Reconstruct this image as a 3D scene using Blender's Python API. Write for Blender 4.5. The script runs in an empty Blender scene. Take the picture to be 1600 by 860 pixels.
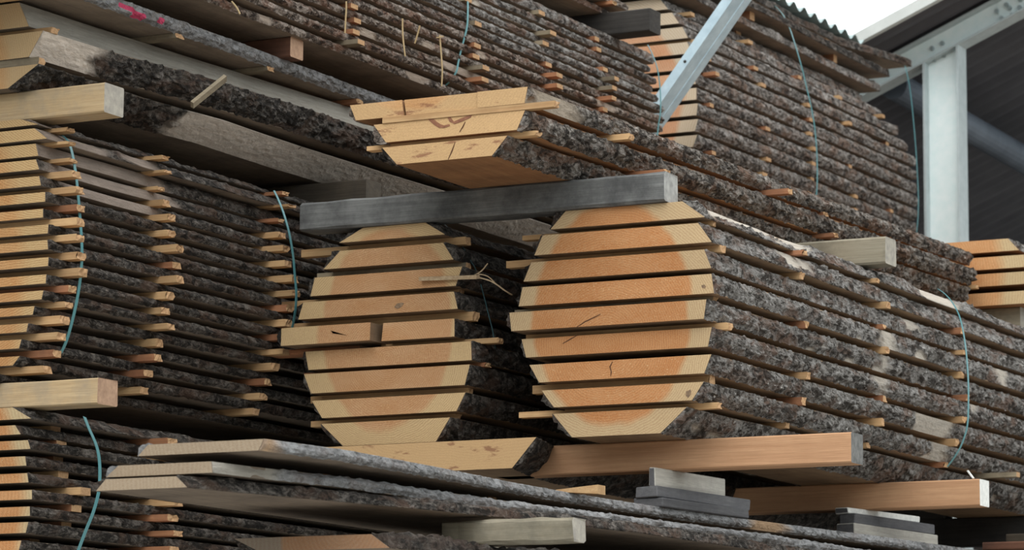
import bpy, math, random
import numpy as np
from mathutils import Vector, Matrix, noise

random.seed(7)
H = 1.6                      # eye height above the yard floor
SC = bpy.context.scene
COL = SC.collection

# ------------------------------------------------------------------ camera model
VD = np.array([3545 - 800, 1241 - 430.]); VC = np.array([-9000 - 800, 1150 - 430.])
FPX = math.sqrt(-(VD @ VC))
D_ = np.array([VD[0], VD[1], FPX]); D_ /= np.linalg.norm(D_)
C_ = -np.array([VC[0], VC[1], FPX]); C_ /= np.linalg.norm(C_)
Z_ = np.cross(D_, C_); Z_ /= np.linalg.norm(Z_)
if Z_[1] > 0: Z_ = -Z_
ROT = np.stack([C_, D_, Z_])

def ray(px, py): return ROT @ np.array([px - 800, py - 430, FPX])
def at(px, py, **k):
    (a, v), = k.items(); r = ray(px, py)
    return r * (v / r['xyz'.index(a)])
def y_at(px, x, z=None, py=None):
    """distance along the logs at which the vertical image line px meets plane x"""
    r = ray(px, py if py is not None else 430); return x * r[1] / r[0]

cam = bpy.data.cameras.new('camera'); cam_o = bpy.data.objects.new('camera', cam); COL.objects.link(cam_o)
cam.sensor_width = 36; cam.lens = FPX * 36 / 1600; cam.clip_end = 200
rt, dn, fw = ROT @ [1, 0, 0], ROT @ [0, 1, 0], ROT @ [0, 0, 1]
M = Matrix.Identity(4)
for i in range(3): M[i][0], M[i][1], M[i][2] = rt[i], -dn[i], -fw[i]
M[2][3] = H
cam_o.matrix_world = M
cam.dof.use_dof = True; cam.dof.focus_distance = 9.9; cam.dof.aperture_fstop = 7.1
SC.camera = cam_o

# ------------------------------------------------------------------ materials
def newmat(name):
    m = bpy.data.materials.new(name); m.use_nodes = True
    nt = m.node_tree; nt.nodes.clear()
    out = nt.nodes.new('ShaderNodeOutputMaterial'); b = nt.nodes.new('ShaderNodeBsdfPrincipled')
    nt.links.new(b.outputs[0], out.inputs[0]); b.inputs['Roughness'].default_value = .85
    b.inputs['Specular IOR Level'].default_value = .25
    return m, nt, b
class N:
    def __init__(s, nt): s.nt = nt
    def n(s, t, **k):
        o = s.nt.nodes.new(t)
        for a, v in k.items(): setattr(o, a, v)
        return o
    def l(s, a, b): s.nt.links.new(a, b)
    def val(s, sock, v):
        if hasattr(v, 'is_linked') or hasattr(v, 'links'): s.l(v, sock)
        else: sock.default_value = v
    def math(s, op, a, b=0., c=0.):
        o = s.n('ShaderNodeMath', operation=op)
        for i, v in enumerate((a, b, c)): s.val(o.inputs[i], v)
        return o.outputs[0]
    def noise(s, vec, scale, detail=4, rough=.6, dist=0):
        o = s.n('ShaderNodeTexNoise'); s.l(vec, o.inputs['Vector']); o.inputs['Scale'].default_value = scale
        o.inputs['Detail'].default_value = detail; o.inputs['Roughness'].default_value = rough; o.inputs['Distortion'].default_value = dist
        return o.outputs['Fac']
    def ramp(s, f, stops):
        o = s.n('ShaderNodeValToRGB'); s.l(f, o.inputs[0]); e = o.color_ramp.elements
        while len(e) < len(stops): e.new(.5)
        for el, (p, c) in zip(e, stops): el.position = p; el.color = (*c, 1) if len(c) == 3 else c
        return o.outputs[0]
    def mix(s, f, a, b, bt='MIX'):
        o = s.n('ShaderNodeMix', data_type='RGBA', blend_type=bt)
        s.val(o.inputs[0], f)
        for i, v in ((6, a), (7, b)):
            if isinstance(v, tuple): o.inputs[i].default_value = (*v, 1)
            else: s.l(v, o.inputs[i])
        return o.outputs[2]
    def pos(s): return s.n('ShaderNodeNewGeometry').outputs['Position']
    def mapv(s, v, sc=(1, 1, 1), loc=(0, 0, 0), rot=(0, 0, 0)):
        o = s.n('ShaderNodeMapping'); s.l(v, o.inputs[0]); o.inputs['Location'].default_value = loc
        o.inputs['Rotation'].default_value = rot; o.inputs['Scale'].default_value = sc
        return o.outputs[0]
    def rnd(s): return s.n('ShaderNodeObjectInfo').outputs['Random']
    def bump(s, b, h, strength=.5, dist=.01):
        o = s.n('ShaderNodeBump'); s.l(h, o.inputs['Height']); o.inputs['Strength'].default_value = strength
        o.inputs['Distance'].default_value = dist; s.l(o.outputs[0], b.inputs['Normal'])
def hsv_jit(g, col, amt):
    """per-object brightness difference between pieces of wood"""
    o = g.n('ShaderNodeHueSaturation'); g.l(col, o.inputs['Color'])
    g.l(g.math('MULTIPLY_ADD', g.rnd(), 2 * amt, 1 - amt), o.inputs['Value'])
    return o.outputs[0]

def end_grain(name, cx, cz, rh, heart, sap, ring=.006, flat=1., saw=(0, 35, 0), stain=None, pith=None, ringc=.13, fan=False, sawc=.35):
    m, nt, b = newmat(name); g = N(nt); p = g.pos()
    q = g.mapv(p, loc=(-cx, 0, -(cz + H)))
    sep = g.n('ShaderNodeSeparateXYZ'); g.l(q, sep.inputs[0])
    x, z = sep.outputs[0], g.math('MULTIPLY', sep.outputs[2], flat)
    r = g.math('SQRT', g.math('ADD', g.math('MULTIPLY', x, x), g.math('MULTIPLY', z, z)))
    big = g.noise(p, 6, 2)
    r2 = g.math('MULTIPLY_ADD', g.math('SUBTRACT', big, .5), .05, r)
    rq = r2
    if pith:
        s2 = g.n('ShaderNodeSeparateXYZ'); g.l(g.mapv(p, loc=(-pith[0], 0, -(pith[1] + H))), s2.inputs[0])
        rq = g.math('SQRT', g.math('ADD', g.math('MULTIPLY', s2.outputs[0], s2.outputs[0]), g.math('MULTIPLY', s2.outputs[2], s2.outputs[2])))
        rq = g.math('MULTIPLY_ADD', g.math('SUBTRACT', big, .5), .03, rq)
    if fan:   # saw-cut stripes that draw together towards the bark
        s2 = g.n('ShaderNodeSeparateXYZ'); g.l(g.mapv(p, loc=(5.7, 0, -(1.52 + H))), s2.inputs[0])
        rq = g.math('MULTIPLY', s2.outputs[2], g.math('MULTIPLY_ADD', s2.outputs[0], 1.6, 1.))
    rr = g.math('SINE', g.math('MULTIPLY', g.math('MULTIPLY_ADD', g.math('SUBTRACT', g.noise(p, 18, 4), .5), .014, rq), 2 * math.pi / ring))
    hs = g.ramp(g.math('DIVIDE', r2, rh), [(0, (0, 0, 0)), (.94, (.0, .0, .0)), (1.0, (1, 1, 1))])
    fine = g.noise(g.mapv(p, (160, 160, 900), rot=tuple(math.radians(a) for a in saw)), 1, 2)
    patch = g.noise(g.mapv(p, (7, 7, 16)), 1, 4)
    hc = g.mix(g.ramp(patch, [(.35, (0, 0, 0)), (.7, (1, 1, 1))]), heart, tuple(min(1, c * k) for c, k in zip(heart, (1.15, 1.34, 1.6))))
    c = g.mix(hs, hc, sap)
    c = g.mix(g.math('MULTIPLY_ADD', rr, ringc, ringc), c, tuple(v * k for v, k in zip(heart, (.55, .42, .34))))
    c = g.mix(g.math('MULTIPLY', g.ramp(fine, [(.45, (0, 0, 0)), (.7, (1, 1, 1))]), sawc), c, tuple(min(1, v * 1.25) for v in sap))
    c = g.mix(g.math('MULTIPLY', g.ramp(g.noise(p, 420, 1), [(.5, (0, 0, 0)), (.75, (1, 1, 1))]), .3), c, tuple(v * .45 for v in heart))
    c = g.mix(g.math('MULTIPLY', g.ramp(g.noise(p, 260, 0), [(.74, (0, 0, 0)), (.8, (1, 1, 1))]), .5), c, tuple(min(1, v * 1.3) for v in sap))
    if stain: c = g.mix(g.math('MULTIPLY', g.ramp(g.noise(g.mapv(p, (9, 9, 34), rot=(0, .7, 0)), 1, 5, .65), [(.60, (0, 0, 0)), (.66, (1, 1, 1))]), .7), c, stain)
    c = hsv_jit(g, c, .08)
    g.l(c, b.inputs['Base Color']); b.inputs['Roughness'].default_value = .8
    g.bump(b, fine, .35, .004)
    return m
def long_wood(name, axis, c1, c2, dark=None, dirt=.35, sc=1., jit=.14, knots=True):
    m, nt, b = newmat(name); g = N(nt); p = g.pos()
    s = {'x': (2.2, 40, 70), 'y': (40, 2.2, 70), 'z': (60, 60, 3)}[axis]
    v = g.mapv(p, tuple(k * sc for k in s))
    a = g.noise(v, 1, 5, .62, .35)
    f = g.noise(g.mapv(p, tuple(k * 5 * sc for k in s)), 1, 3)
    c = g.mix(g.ramp(a, [(.3, (0, 0, 0)), (.72, (1, 1, 1))]), c1, c2)
    c = g.mix(g.math('MULTIPLY', g.ramp(f, [(.4, (0, 0, 0)), (.7, (1, 1, 1))]), .35), c, tuple(x * .6 for x in c1))
    if dark:
        c = g.mix(g.math('MULTIPLY', g.ramp(g.noise(p, 5.5, 6, .7), [(.42, (0, 0, 0)), (.66, (1, 1, 1))]), dirt * 2), c, dark)
    g.l(hsv_jit(g, c, jit), b.inputs['Base Color'])
    g.bump(b, g.math('ADD', a, g.math('MULTIPLY', f, .5)), .4, .004)
    return m
def bark_mat(name, dark, mid, light, red, bare=(.42, .33, .24), speck=.5, dust=0., dustc=(.3, .3, .29)):
    m, nt, b = newmat(name); g = N(nt); p = g.pos()
    off = g.n('ShaderNodeVectorMath', operation='ADD'); g.l(p, off.inputs[0])
    sc = g.n('ShaderNodeVectorMath', operation='SCALE'); g.l(g.n('ShaderNodeObjectInfo').outputs['Random'], sc.inputs[0]); sc.inputs['Scale'].default_value = 37
    g.l(sc.outputs[0], off.inputs[1]); q = off.outputs[0]
    n1 = g.noise(g.mapv(q, (38, 30, 52)), 1, 8, .72, .6)
    n2 = g.noise(g.mapv(q, (9, 7, 14)), 1, 4, .6, .4)
    n3 = g.noise(g.mapv(q, (110, 80, 150)), 1, 5, .75)
    t = g.math('ADD', g.math('MULTIPLY', n1, .62), g.math('MULTIPLY', n3, .38))
    c = g.ramp(t, [(.40, dark), (.455, tuple(a * .55 + c_ * .45 for a, c_ in zip(dark, mid))), (.50, mid), (.60, light)])
    c = g.mix(g.math('MULTIPLY', g.ramp(n2, [(.49, (0, 0, 0)), (.62, (1, 1, 1))]), .75), c, red)
    n4 = g.noise(g.mapv(q, (17, 14, 24)), 1, 6, .68, 1.0)
    c = g.mix(g.math('MULTIPLY', g.ramp(n4, [(.52, (0, 0, 0)), (.58, (1, 1, 1))]), .85), c, tuple(v * 1.5 for v in dark))
    c = g.mix(g.math('MULTIPLY', g.ramp(n4, [(.36, (1, 1, 1)), (.43, (0, 0, 0))]), .45), c, tuple(min(1, v * 1.25) for v in light))
    c = g.mix(g.math('MULTIPLY', g.ramp(g.noise(g.mapv(q, (70, 45, 90)), 1, 4, .7), [(.64, (0, 0, 0)), (.7, (1, 1, 1))]), speck), c, tuple(min(1, v * 2.1) for v in light))
    if dust: c = g.mix(g.math('MULTIPLY', g.ramp(n1, [(.3, (0, 0, 0)), (.6, (1, 1, 1))]), dust), c, dustc)
    at_ = g.n('ShaderNodeAttribute', attribute_name='bare')
    wood = g.mix(g.ramp(g.noise(g.mapv(q, (60, 6, 90)), 1, 5, .7), [(.35, (0, 0, 0)), (.7, (1, 1, 1))]), bare, tuple(v * .66 for v in bare))
    c = g.mix(at_.outputs['Fac'], c, wood)
    pa = g.n('ShaderNodeAttribute', attribute_name='paint')
    c = g.mix(g.ramp(g.math('MULTIPLY', pa.outputs['Fac'], g.math('ADD', n1, .5)), [(.42, (0, 0, 0)), (.52, (1, 1, 1))]), c, (.62, .075, .16))
    g.l(c, b.inputs['Base Color']); b.inputs['Roughness'].default_value = .9
    g.bump(b, t, 1., .016)
    return m
def plain(name, c, rough=.5, metal=0., mott=None, sc=30):
    m, nt, b = newmat(name); g = N(nt)
    if mott:
        p = g.pos()
        cc = g.mix(g.ramp(g.noise(p, sc, 5, .6), [(.35, (0, 0, 0)), (.65, (1, 1, 1))]), c, mott); g.l(cc, b.inputs['Base Color'])
    else: b.inputs['Base Color'].default_value = (*c, 1)
    b.inputs['Roughness'].default_value = rough; b.inputs['Metallic'].default_value = metal
    return m

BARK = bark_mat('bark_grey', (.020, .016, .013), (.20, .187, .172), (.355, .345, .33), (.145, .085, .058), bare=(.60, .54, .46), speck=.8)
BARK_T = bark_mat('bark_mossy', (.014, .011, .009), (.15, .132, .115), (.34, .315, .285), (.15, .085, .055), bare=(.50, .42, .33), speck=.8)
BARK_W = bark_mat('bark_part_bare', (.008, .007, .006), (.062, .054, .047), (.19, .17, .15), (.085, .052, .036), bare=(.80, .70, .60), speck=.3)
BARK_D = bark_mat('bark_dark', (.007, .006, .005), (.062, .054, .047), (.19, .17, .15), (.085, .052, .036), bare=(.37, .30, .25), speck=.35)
BARK_S = bark_mat('bark_dusty', (.05, .05, .05), (.19, .19, .19), (.36, .365, .37), (.13, .10, .085), bare=(.47, .44, .38), speck=.25, dust=.65, dustc=(.36, .365, .37))
BARK_S2 = bark_mat('bark_dusty_peeled', (.05, .05, .05), (.19, .19, .19), (.36, .365, .37), (.13, .10, .085), bare=(.62, .42, .26), speck=.25, dust=.65, dustc=(.36, .365, .37))
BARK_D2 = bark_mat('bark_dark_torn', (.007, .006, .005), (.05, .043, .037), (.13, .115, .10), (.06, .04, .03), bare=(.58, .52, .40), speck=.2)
BARK_B = bark_mat('bark_brown', (.018, .013, .010), (.175, .14, .115), (.44, .39, .345), (.19, .10, .065), bare=(.52, .43, .35), speck=.6)
BARK_F = bark_mat('bark_far', (.026, .022, .02), (.20, .18, .162), (.41, .39, .37), (.19, .12, .085), speck=.5)
FACE = long_wood('sawn_face', 'y', (.30, .20, .125), (.40, .28, .17), (.12, .08, .055), .25)
FACE_O = long_wood('sawn_face_orange', 'y', (.30, .15, .07), (.38, .21, .10), (.10, .05, .03), .2)
FACE_G = long_wood('sawn_face_grey', 'y', (.22, .175, .135), (.31, .25, .19), (.10, .08, .065), .3)
WANE_G = long_wood('weathered_wane', 'y', (.24, .225, .20), (.36, .34, .30), (.10, .09, .08), .3)
STK = long_wood('batten_pale', 'x', (.50, .30, .145), (.62, .42, .22), (.30, .17, .08), .2, jit=.22)
STK_R = long_wood('batten_red', 'x', (.34, .145, .07), (.46, .22, .11), (.16, .08, .05), .3, jit=.22)
STK_G = long_wood('batten_grey', 'x', (.27, .22, .15), (.38, .32, .22), (.10, .08, .06), .3, jit=.2)
STK_END = plain('batten_end', (.50, .32, .17), .9, 0, (.36, .21, .11), 150)
BEAM_GREY = long_wood('beam_grey', 'x', (.15, .153, .15), (.25, .255, .248), (.06, .061, .062), .42, jit=.04)
BEAM_PALE = long_wood('beam_pale', 'x', (.44, .31, .17), (.56, .42, .25), (.27, .24, .19), .3, jit=.06)
BEAM_OR = long_wood('beam_orange', 'x', (.48, .265, .145), (.62, .37, .21), (.42, .23, .12), .2, jit=.05)
BEAM_RED = long_wood('beam_reddish', 'x', (.13, .06, .038), (.20, .095, .06), (.06, .035, .028), .3, jit=.05)
BEAM_OLD = long_wood('beam_weathered', 'x', (.24, .21, .15), (.33, .30, .23), (.12, .11, .085), .35, jit=.05)
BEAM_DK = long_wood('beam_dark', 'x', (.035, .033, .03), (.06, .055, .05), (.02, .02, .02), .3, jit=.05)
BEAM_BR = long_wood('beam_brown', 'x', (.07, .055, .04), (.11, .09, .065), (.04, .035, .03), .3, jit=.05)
END_PALE = plain('beam_end_pale', (.40, .37, .31), .9, 0, (.28, .26, .23), 40)
END_GREY = plain('beam_end_grey', (.20, .20, .19), .9, 0, (.12, .12, .115), 60)
END_LIGHT = plain('beam_end_worn', (.42, .42, .40), .9, 0, (.26, .26, .25), 30)
END_PINK = plain('beam_end_pinkish', (.46, .30, .20), .9, 0, (.33, .21, .14), 60)
END_WHITE = plain('beam_end_white', (.80, .80, .76), .8, 0, (.62, .63, .60), 60)
STRAP = plain('strap_teal', (.085, .25, .27), .35)
STRAP.node_tree.nodes['Principled BSDF'].inputs['Specular IOR Level'].default_value = .6
STRAP_D = plain('strap_dark', (.05, .11, .12), .5)
STRAW = plain('straw', (.48, .36, .2), .8)
SPLINT = plain('splinter', (.52, .40, .26), .9, 0, (.36, .25, .15), 80)
GALV = plain('galvanised', (.82, .95, .95), .45, 0, (.9, .99, .99), 22)
GALV_SHADE = plain('galvanised_shaded', (.46, .53, .54), .5, 0, (.54, .61, .62), 22)  # same zinc as the web, shade on the flanges put into the colour
GALV_B = plain('galvanised_brace', (.42, .56, .64), .45, 0, (.55, .70, .78), 18)
SHEET = plain('corrugated_dark', (.10, .10, .11), .6, .0, (.075, .075, .085), 3)
SHEET_G = plain('corrugated_cover', (.33, .42, .42), .5, .3, (.25, .33, .33), 8)
FLASH = plain('verge_flashing', (.62, .64, .62), .5, .1, (.5, .52, .5), 6)
TUBE = plain('dark_tube', (.10, .12, .15), .5, .2, (.16, .19, .23), 4)
BOLT = plain('bolt_metal', (.40, .47, .48), .5, .4)
CONC = plain('yard_concrete', (.36, .345, .32), .95, 0, (.29, .28, .26), 2)

# ------------------------------------------------------------------ object helpers
ORD = ['topmost', 'second', 'third', 'fourth', 'fifth', 'sixth', 'seventh', 'eighth', 'ninth', 'tenth', 'eleventh', 'twelfth', 'thirteenth', 'fourteenth', 'fifteenth', 'sixteenth', 'seventeenth', 'eighteenth']
def mk(name, verts, faces, mats, fmat=None, parent=None, smooth=False, origin=None, attrs=None):
    v = np.array(verts, float); v[:, 2] += H
    if origin is None:
        origin = np.array([(v[:, 0].min() + v[:, 0].max()) / 2, (v[:, 1].min() + v[:, 1].max()) / 2, v[:, 2].min()])
    me = bpy.data.meshes.new(name); me.from_pydata((v - origin).tolist(), [], faces)
    for m in (mats if isinstance(mats, (list, tuple)) else [mats]): me.materials.append(m)
    if fmat is not None: me.polygons.foreach_set('material_index', fmat)
    if smooth: me.polygons.foreach_set('use_smooth', [True] * len(me.polygons))
    for an, av in (attrs or {}).items():
        a = me.attributes.new(an, 'FLOAT', 'POINT'); a.data.foreach_set('value', av)
    me.update()
    o = bpy.data.objects.new(name, me); COL.objects.link(o)
    if parent is not None: o.parent = parent      # parent origin == origin given
    else: o.location = origin
    o['_o'] = [float(c) for c in origin]
    return o
def child(name, verts, faces, mats, parent, **k):
    org = np.array(parent['_o']); return mk(name, verts, faces, mats, parent=parent, origin=org, **k)
def tag(o, label, cat, group=None, kind=None):
    o['label'] = label; o['category'] = cat
    if group: o['group'] = group
    if kind: o['kind'] = kind
    return o
def fix_normals(me):
    import bmesh
    bm = bmesh.new(); bm.from_mesh(me); bmesh.ops.recalc_face_normals(bm, faces=bm.faces); bm.to_mesh(me); bm.free()

def prism(axis_pts0, axis_pts1):
    """closed prism between two matching loops -> verts, faces (caps last two)"""
    n = len(axis_pts0); v = list(axis_pts0) + list(axis_pts1)
    f = [[i, (i + 1) % n, n + (i + 1) % n, n + i] for i in range(n)]
    f += [list(range(n))[::-1], list(range(n, 2 * n))]
    return v, f
def bevel_box(x0, x1, y0, y1, z0, z1, bv=.004, along='x', rough=0., seed=0, segs=1, taper=None):
    """long timber with eased edges; end faces are material 1"""
    rs = random.Random(seed)
    if along == 'x': a0, a1, u0, u1, w0, w1 = x0, x1, y0, y1, z0, z1
    else: a0, a1, u0, u1, w0, w1 = y0, y1, x0, x1, z0, z1
    prof = [(u0 + bv, w0), (u1 - bv, w0), (u1, w0 + bv), (u1, w1 - bv), (u1 - bv, w1), (u0 + bv, w1), (u0, w1 - bv), (u0, w0 + bv)]
    v = []; f = []; fm = []
    na = max(1, segs)
    for i in range(na + 1):
        a = a0 + (a1 - a0) * i / na
        for k, (u, w) in enumerate(prof):
            du = rs.uniform(-rough, rough); dw = rs.uniform(-rough, rough)
            da = rs.uniform(-rough, rough) if i in (0, na) else 0
            v.append((a + da, u + du, w + dw) if along == 'x' else (u + du, a + da, w + dw))
    for i in range(na):
        for k in range(8):
            f.append([i * 8 + k, i * 8 + (k + 1) % 8, (i + 1) * 8 + (k + 1) % 8, (i + 1) * 8 + k]); fm.append(0)
    f.append(list(range(8))); fm.append(1); f.append(list(range(na * 8, na * 8 + 8))); fm.append(1)
    return v, f, fm
def timber(name, label, cat, x0, x1, y0, y1, z0, z1, mat, endmat, group=None, **k):
    v, f, fm = bevel_box(x0, x1, y0, y1, z0, z1, **k)
    o = mk(name, v, f, [mat, endmat], fm); fix_normals(o.data)
    return tag(o, label, cat, group)

_bn = [0]
def nz(x, y, z): return noise.noise(Vector((x, y, z)))
def board(name, label, cat, group, sec, y0, y1, endm, facem, bark_r=None, bark_l=None, path=None, wander=.008, step=.016, nt=7,
          thick=.012, amp=.010, bare=0., paint=None, skew=0., bare_spans=None, side_m=None, bareL=0., ends=None, lstep=.05, barename='bark_edge'):
    """waney-edged sawn board: sec = (xl_bottom, xr_bottom, xr_top, xl_top, z_bottom, z_top) at the sawn end; bark strips are children"""
    _bn[0] += 1; sd = _bn[0] * 7.31
    xlb, xrb, xrt, xlt, z0, z1 = sec
    xr_ref = max(xrb, xrt)
    if path: py = [p[0] for p in path]; pxs = [p[1] for p in path]
    def dr(y):
        w = wander * (nz(y * 1.3, sd, 0) + .5 * nz(y * 4, sd, 3)) * min(1, (y - y0) / .25)
        return (float(np.interp(y, py, pxs)) - xr_ref if path else 0) + w
    def dl(y): return wander * (nz(y * 1.3, sd, 9) + .5 * nz(y * 4, sd, 5)) * min(1, (y - y0) / .25) + (dr(y) * .0)
    n = max(2, int((y1 - y0) / .07)); v = []; f = []; fm = []
    for i in range(n + 1):
        y = y0 + (y1 - y0) * i / n; a, b_ = dl(y), dr(y); sk = skew if i == 0 else 0
        v += [(xlb + a, y, z0), (xrb + b_, y + sk, z0), (xrt + b_, y + sk, z1), (xlt + a, y, z1)]
    for i in range(n):
        for k in range(4):
            f.append([i * 4 + k, i * 4 + (k + 1) % 4, i * 4 + 4 + (k + 1) % 4, i * 4 + 4 + k]); fm.append(2 if k in (1, 3) else 1)
    f += [[0, 1, 2, 3], [n * 4 + k for k in (3, 2, 1, 0)]]; fm += [0, 0]
    o = bpy.data.objects.new(name, None); COL.objects.link(o)
    o.location = ((xlb + xrb) / 2, y0, z0 + H); o['_o'] = [float(c_) for c_ in o.location]
    tag(o, label, cat, group); o.empty_display_size = .1
    bd = child('board_body', v, f, [endm, facem, side_m or facem], o, fmat=fm); fix_normals(bd.data)
    h = z1 - z0
    for side, bm, st in ((1, bark_r, step), (-1, bark_l, lstep)):
        if bm is None: continue
        xb, xt = (xrb, xrt) if side > 0 else (xlb, xlt)
        nx, nzv = h, (xb - xt) * 1.0
        if side < 0: nx, nzv = -h, (xt - xb)
        ln = math.hypot(nx, nzv); nx, nzv = nx / ln, nzv / ln
        el = math.hypot(h, xt - xb)
        ny = max(4, int((y1 - y0) / st)); V = []; F = []; BR = []; PT = []
        br_p = bare if side > 0 else bareL
        rows = nt + 3
        for j in range(ny + 1):
            y = y0 + .0015 + (y1 - y0 - .003) * j / ny
            off = dr(y) if side > 0 else dl(y)
            sk = skew * max(0, 1 - (y - y0) / .08) if side > 0 else 0
            for i in range(-1, nt + 2):
                t = min(1, max(0, i / nt))
                s_ = t * el
                P = Vector((y * 22, s_ * 34, sd)); P2 = Vector((y * 60, s_ * 80, sd + 4)); P3 = Vector((y * 5, s_ * 6, sd + 9))
                nb = nz(y * 2.1, s_ * 9, sd + 20) * .7 + nz(y * 9, s_ * 30, sd + 30) * .3
                ba = 0.
                if br_p > 0: ba = min(1, max(0, (nb + br_p - .5) * 14))
                for sp in (bare_spans or ()) if side > 0 else ():
                    e = .06
                    w = min(1, max(0, (y - sp[0]) / e + nb * 3)) * min(1, max(0, (sp[1] - y) / e + nb * 3))
                    tl = sp[2] if len(sp) > 2 else 0
                    if t < tl + nb * .5 - .05 and tl > 0: w = 0
                    ba = max(ba, w)
                rid = 1 - abs(noise.noise(P)) * 2.2
                d = thick * (.55 + .45 * math.sin(math.pi * t)) + amp * (noise.noise(P3) * .8 + noise.noise(P2) * .7 - max(0, rid - .35) * .9 + .25)
                edge = min(1, 3 * t, 3 * (1 - t)) if 0 < i < nt else 0
                d = max(.0015, d * (.35 + .65 * edge)) * (1 - .85 * ba)
                if i == -1 or i == nt + 1: d = -.002
                tang = amp * .55 * (1 - ba) * noise.noise(Vector((y * 45, sd + 40 + (0 if i < nt / 2 else 9), 0))) * (1 if i in (0, nt) else (.4 if i in (1, nt - 1) else 0))
                x = xb + (xt - xb) * t + off + nx * d + (xt - xb) / el * tang
                z = z0 + h * t + nzv * d + h / el * tang
                if i == 0: z = max(z, z0 - .004)
                if i == nt: z = min(z, z1 + .005)
                V.append((x, y + sk, z)); BR.append(ba)
                pv = 0
                if paint:
                    for (ya, yb, ta, tb) in paint:
                        if ya < y < yb and ta <= t <= tb: pv = 1
                PT.append(pv)
        for j in range(ny):
            for i in range(rows - 1):
                a = j * rows + i
                q = [a, a + 1, a + rows + 1, a + rows]
                F.append(q[::-1] if side > 0 else q)
        F.append(list(range(rows))); F.append([ny * rows + i for i in range(rows)][::-1])
        at_ = {'bare': BR}
        if paint: at_['paint'] = PT
        c = child(barename, V, F, bm, o, smooth=False, attrs=at_)
    return o

def batten(label, group, x0, x1, y, w, z0, z1, mat=None, seed=0, frag=True):
    """thin sawn batten lying across a stack; splintered free end"""
    rs = random.Random(seed * 13 + 5); mat = mat or STK
    z1 -= .0005; z0 += .0005
    v = []; f = []; fm = []
    lean = rs.uniform(-.006, .006)
    prof = [(y - w / 2, z0), (y + w / 2, z0), (y + w / 2, z1), (y - w / 2, z1)]
    for xx in (x0, x1): v += [(xx, a + (lean if xx == x1 else 0), b) for a, b in prof]
    for k in range(4): f.append([k, (k + 1) % 4, 4 + (k + 1) % 4, 4 + k]); fm.append(0)
    f.append([0, 1, 2, 3]); fm.append(1)
    m = 5                                   # ragged sawn-off tip
    base = len(v)
    for a in range(m + 1):
        for b in range(3):
            v.append((x1 + (rs.uniform(-.001, .009) if frag else rs.uniform(0, .001)), y - w / 2 + lean + w * a / m, z0 + (z1 - z0) * b / 2))
    for a in range(m):
        for b in range(2):
            i = base + a * 3 + b; f.append([i, i + 3, i + 4, i + 1]); fm.append(1)
    rim = [base + a * 3 for a in range(m + 1)] + [base + m * 3 + 1] + [base + a * 3 + 2 for a in range(m, -1, -1)] + [base + 1]
    # join the rim to the shaft
    f.append([4, 5, base + m * 3] + [base + a * 3 for a in range(m - 1, -1, -1)]); fm.append(0)
    f.append([5, 6, base + m * 3 + 2, base + m * 3 + 1, base + m * 3]); fm.append(0)
    f.append([6, 7] + [base + a * 3 + 2 for a in range(m + 1)]); fm.append(0)
    f.append([7, 4, base, base + 1, base + 2]); fm.append(0)
    o = mk('spacer_batten', v, f, [mat, STK_END], fm); fix_normals(o.data)
    return tag(o, label, 'batten', group)

def ribbon(name, label, pts, width=.014, th=.0014, mat=None, cat='strap', group=None, closed=False):
    pts = [np.array(p, float) for p in pts]
    # Catmull-Rom through the points
    P = []
    n = len(pts)
    for i in range(n if closed else n - 1):
        p0, p1, p2, p3 = (pts[(i + k) % n] if closed else pts[min(n - 1, max(0, i + k))] for k in (-1, 0, 1, 2))
        for s in range(6):
            t = s / 6; P.append(.5 * ((2 * p1) + (p2 - p0) * t + (2 * p0 - 5 * p1 + 4 * p2 - p3) * t * t + (3 * p1 - p0 - 3 * p2 + p3) * t ** 3))
    if not closed: P.append(pts[-1])
    v = []; f = []
    for i, p in enumerate(P):
        a, b = P[max(0, i - 1)], P[min(len(P) - 1, i + 1)]
        t = b - a; t /= (np.linalg.norm(t) + 1e-9)
        wd = np.array([0, 1., 0]) - t * t[1]; wd /= np.linalg.norm(wd); nn = np.cross(t, wd)
        for su, sn in ((-1, -1), (1, -1), (1, 1), (-1, 1)): v.append(tuple(p + wd * su * width / 2 + nn * sn * th / 2))
    m = len(P)
    for i in range(m - (0 if closed else 1)):
        for k in range(4): f.append([i * 4 + k, i * 4 + (k + 1) % 4, ((i + 1) % m) * 4 + (k + 1) % 4, ((i + 1) % m) * 4 + k])
    if not closed: f += [[0, 1, 2, 3], [(m - 1) * 4 + k for k in (3, 2, 1, 0)]]
    o = mk(name, v, f, mat or STRAP); fix_normals(o.data)
    return tag(o, label, cat, group)

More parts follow.
